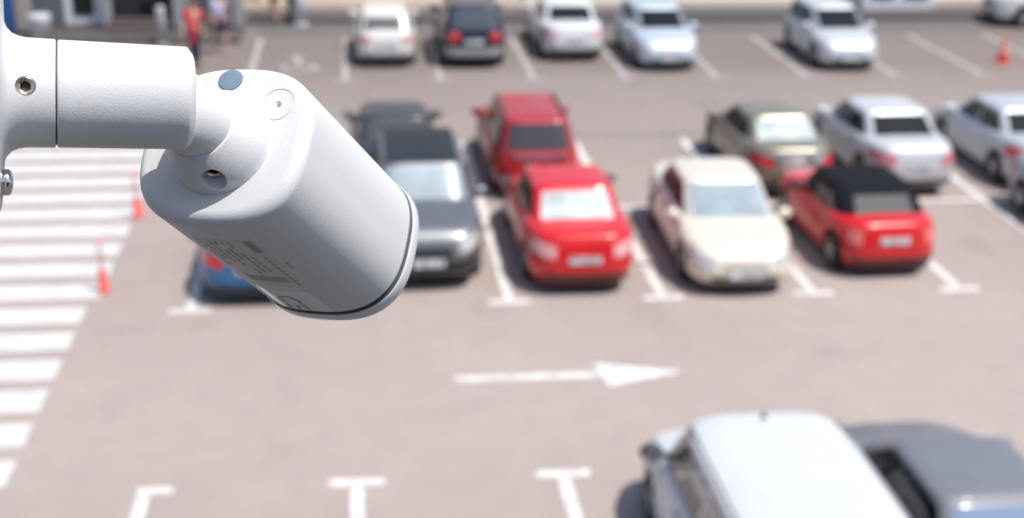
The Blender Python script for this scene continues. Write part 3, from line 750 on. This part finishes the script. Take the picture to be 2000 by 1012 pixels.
# local axes: z along the arm (to the right), x towards the viewer side, y up
MB3 = Matrix((S_, T_, AD)).transposed()
if MB3.determinant() < 0: MB3 = Matrix((-S_, T_, AD)).transposed()
SB = 1 if (MB3 @ Vector((1, 0, 0))).dot(S_) > 0 else -1
MBm = MB3.to_4x4(); MBm.translation = J; br.matrix_world = MBm
tag(br, 'white cylindrical bracket arm entering at the left edge and holding the security camera', 'bracket')
R0 = .0215
arm = lathe('arm', dens([(-.0443, .0200), (-.0443, R0 - .0006)], 3)[:-1] + [(-.0443, R0 - .0006), (-.0441, R0 - .0002), (-.0437, R0)] + [(lerp(-.0437, .0056, i / 12), lerp(R0, R0 - .0005, i / 12)) for i in range(1, 13)]
            + [(.0062, R0 - .0008), (.0082, R0 - .0034), (.0087, R0 - .0048), (.0087, .0150)], PLAST, br, 192)
# shallow mould parting flat along the upper side of the arm
vs, fs = [], []
for i in range(25):
    zz = lerp(-.0436, .0054, i / 24); rr0 = lerp(R0, R0 - .0005, (zz + .0437) / .0493)
    for da, e_ in ((-.022, -.00002), (-.012, .00005), (.0, .00006), (.016, -.00002)):
        a = radians(40) + da; vs.append((SB * (rr0 + e_) * cos(a), (rr0 + e_) * sin(a), zz))
for i in range(24):
    for j in range(3): fs.append((i * 4 + j, i * 4 + j + 1, i * 4 + j + 5, i * 4 + j + 4))
mesh('parting_line', vs, fs, PLAST, br)
pf = [(-.0449, .0200), (-.0449, R0 - .0006), (-.0451, R0 - .0001), (-.0456, R0 + .0001), (-.0560, R0 + .0003), (-.0590, R0 + .0008), (-.0615, R0 + .0019), (-.0634, R0 + .0040), (-.0646, R0 + .0070), (-.0652, R0 + .0105),
      (-.0655, .0400), (-.0656, .0462), (-.0659, .0472), (-.0666, .0479), (-.0676, .0482), (-.0725, .0483), (-.0732, .0478), (-.0735, .0470)]
col = lathe('collar', pf, PLAST, br, 192)
lathe('seam', [(-.0462, .0205), (-.0436, .0205)], SLOT, br, 96, cap=False)
ad = Vector((SB * .938, .346, 0)).normalized(); sp = Vector((0, 0, -.0558)) + ad * (R0 - .0010)
bm = bmesh.new(); bmesh.ops.create_cone(bm, cap_ends=True, segments=48, radius1=.0038, radius2=.0038, depth=.010, matrix=Matrix.Translation(sp + ad * .003) @ frame_z(ad))
bc = from_bm('cutter', bm); bc.matrix_world = MBm.copy(); bpy.context.view_layer.update()
cut(col, [bc]); autosmooth(col, 32)
socket_screw('collar', col, sp + ad * .0006, ad, .0037, None)
def flange_bolt(a):
    d = Vector((SB * cos(a), sin(a), 0)); p = d * .0360 + Vector((0, 0, -.0656))
    t = lathe('washer', [(0, .0062), (.0009, .0062), (.0010, .0058), (.0010, .001)], CHROME, br, 40, Matrix.Translation(p))
    lathe('bolt_head', [(.001, .0052), (.0030, .0052), (.0040, .0046), (.0046, .0030), (.0047, .0024), (.0028, .0022), (.0028, 0)], CHROME, t, 40, Matrix.Translation(p))
for a in (radians(-66), radians(174)): flange_bolt(a)
# post that carries the bracket, just outside the picture
post_c = J - AD * .115
post = empty('steel_post', (post_c.x, post_c.y, 0)); tag(post, 'grey steel post carrying the bracket just beyond the left edge', 'post')
boxobj('pillar', (-.02, 0, 4.35), (.06, .07, 8.7), mat('galvanised', (.4, .41, .42), .45, .6), post, rz=math.atan2(AD.y, AD.x), bev=.004)
boxobj('backing_plate', (.026, .006, 8.205), (.022, .075, .16), mat('galvanised', (.4, .41, .42), .45, .6), post, rz=math.atan2(AD.y, AD.x), bev=.002)
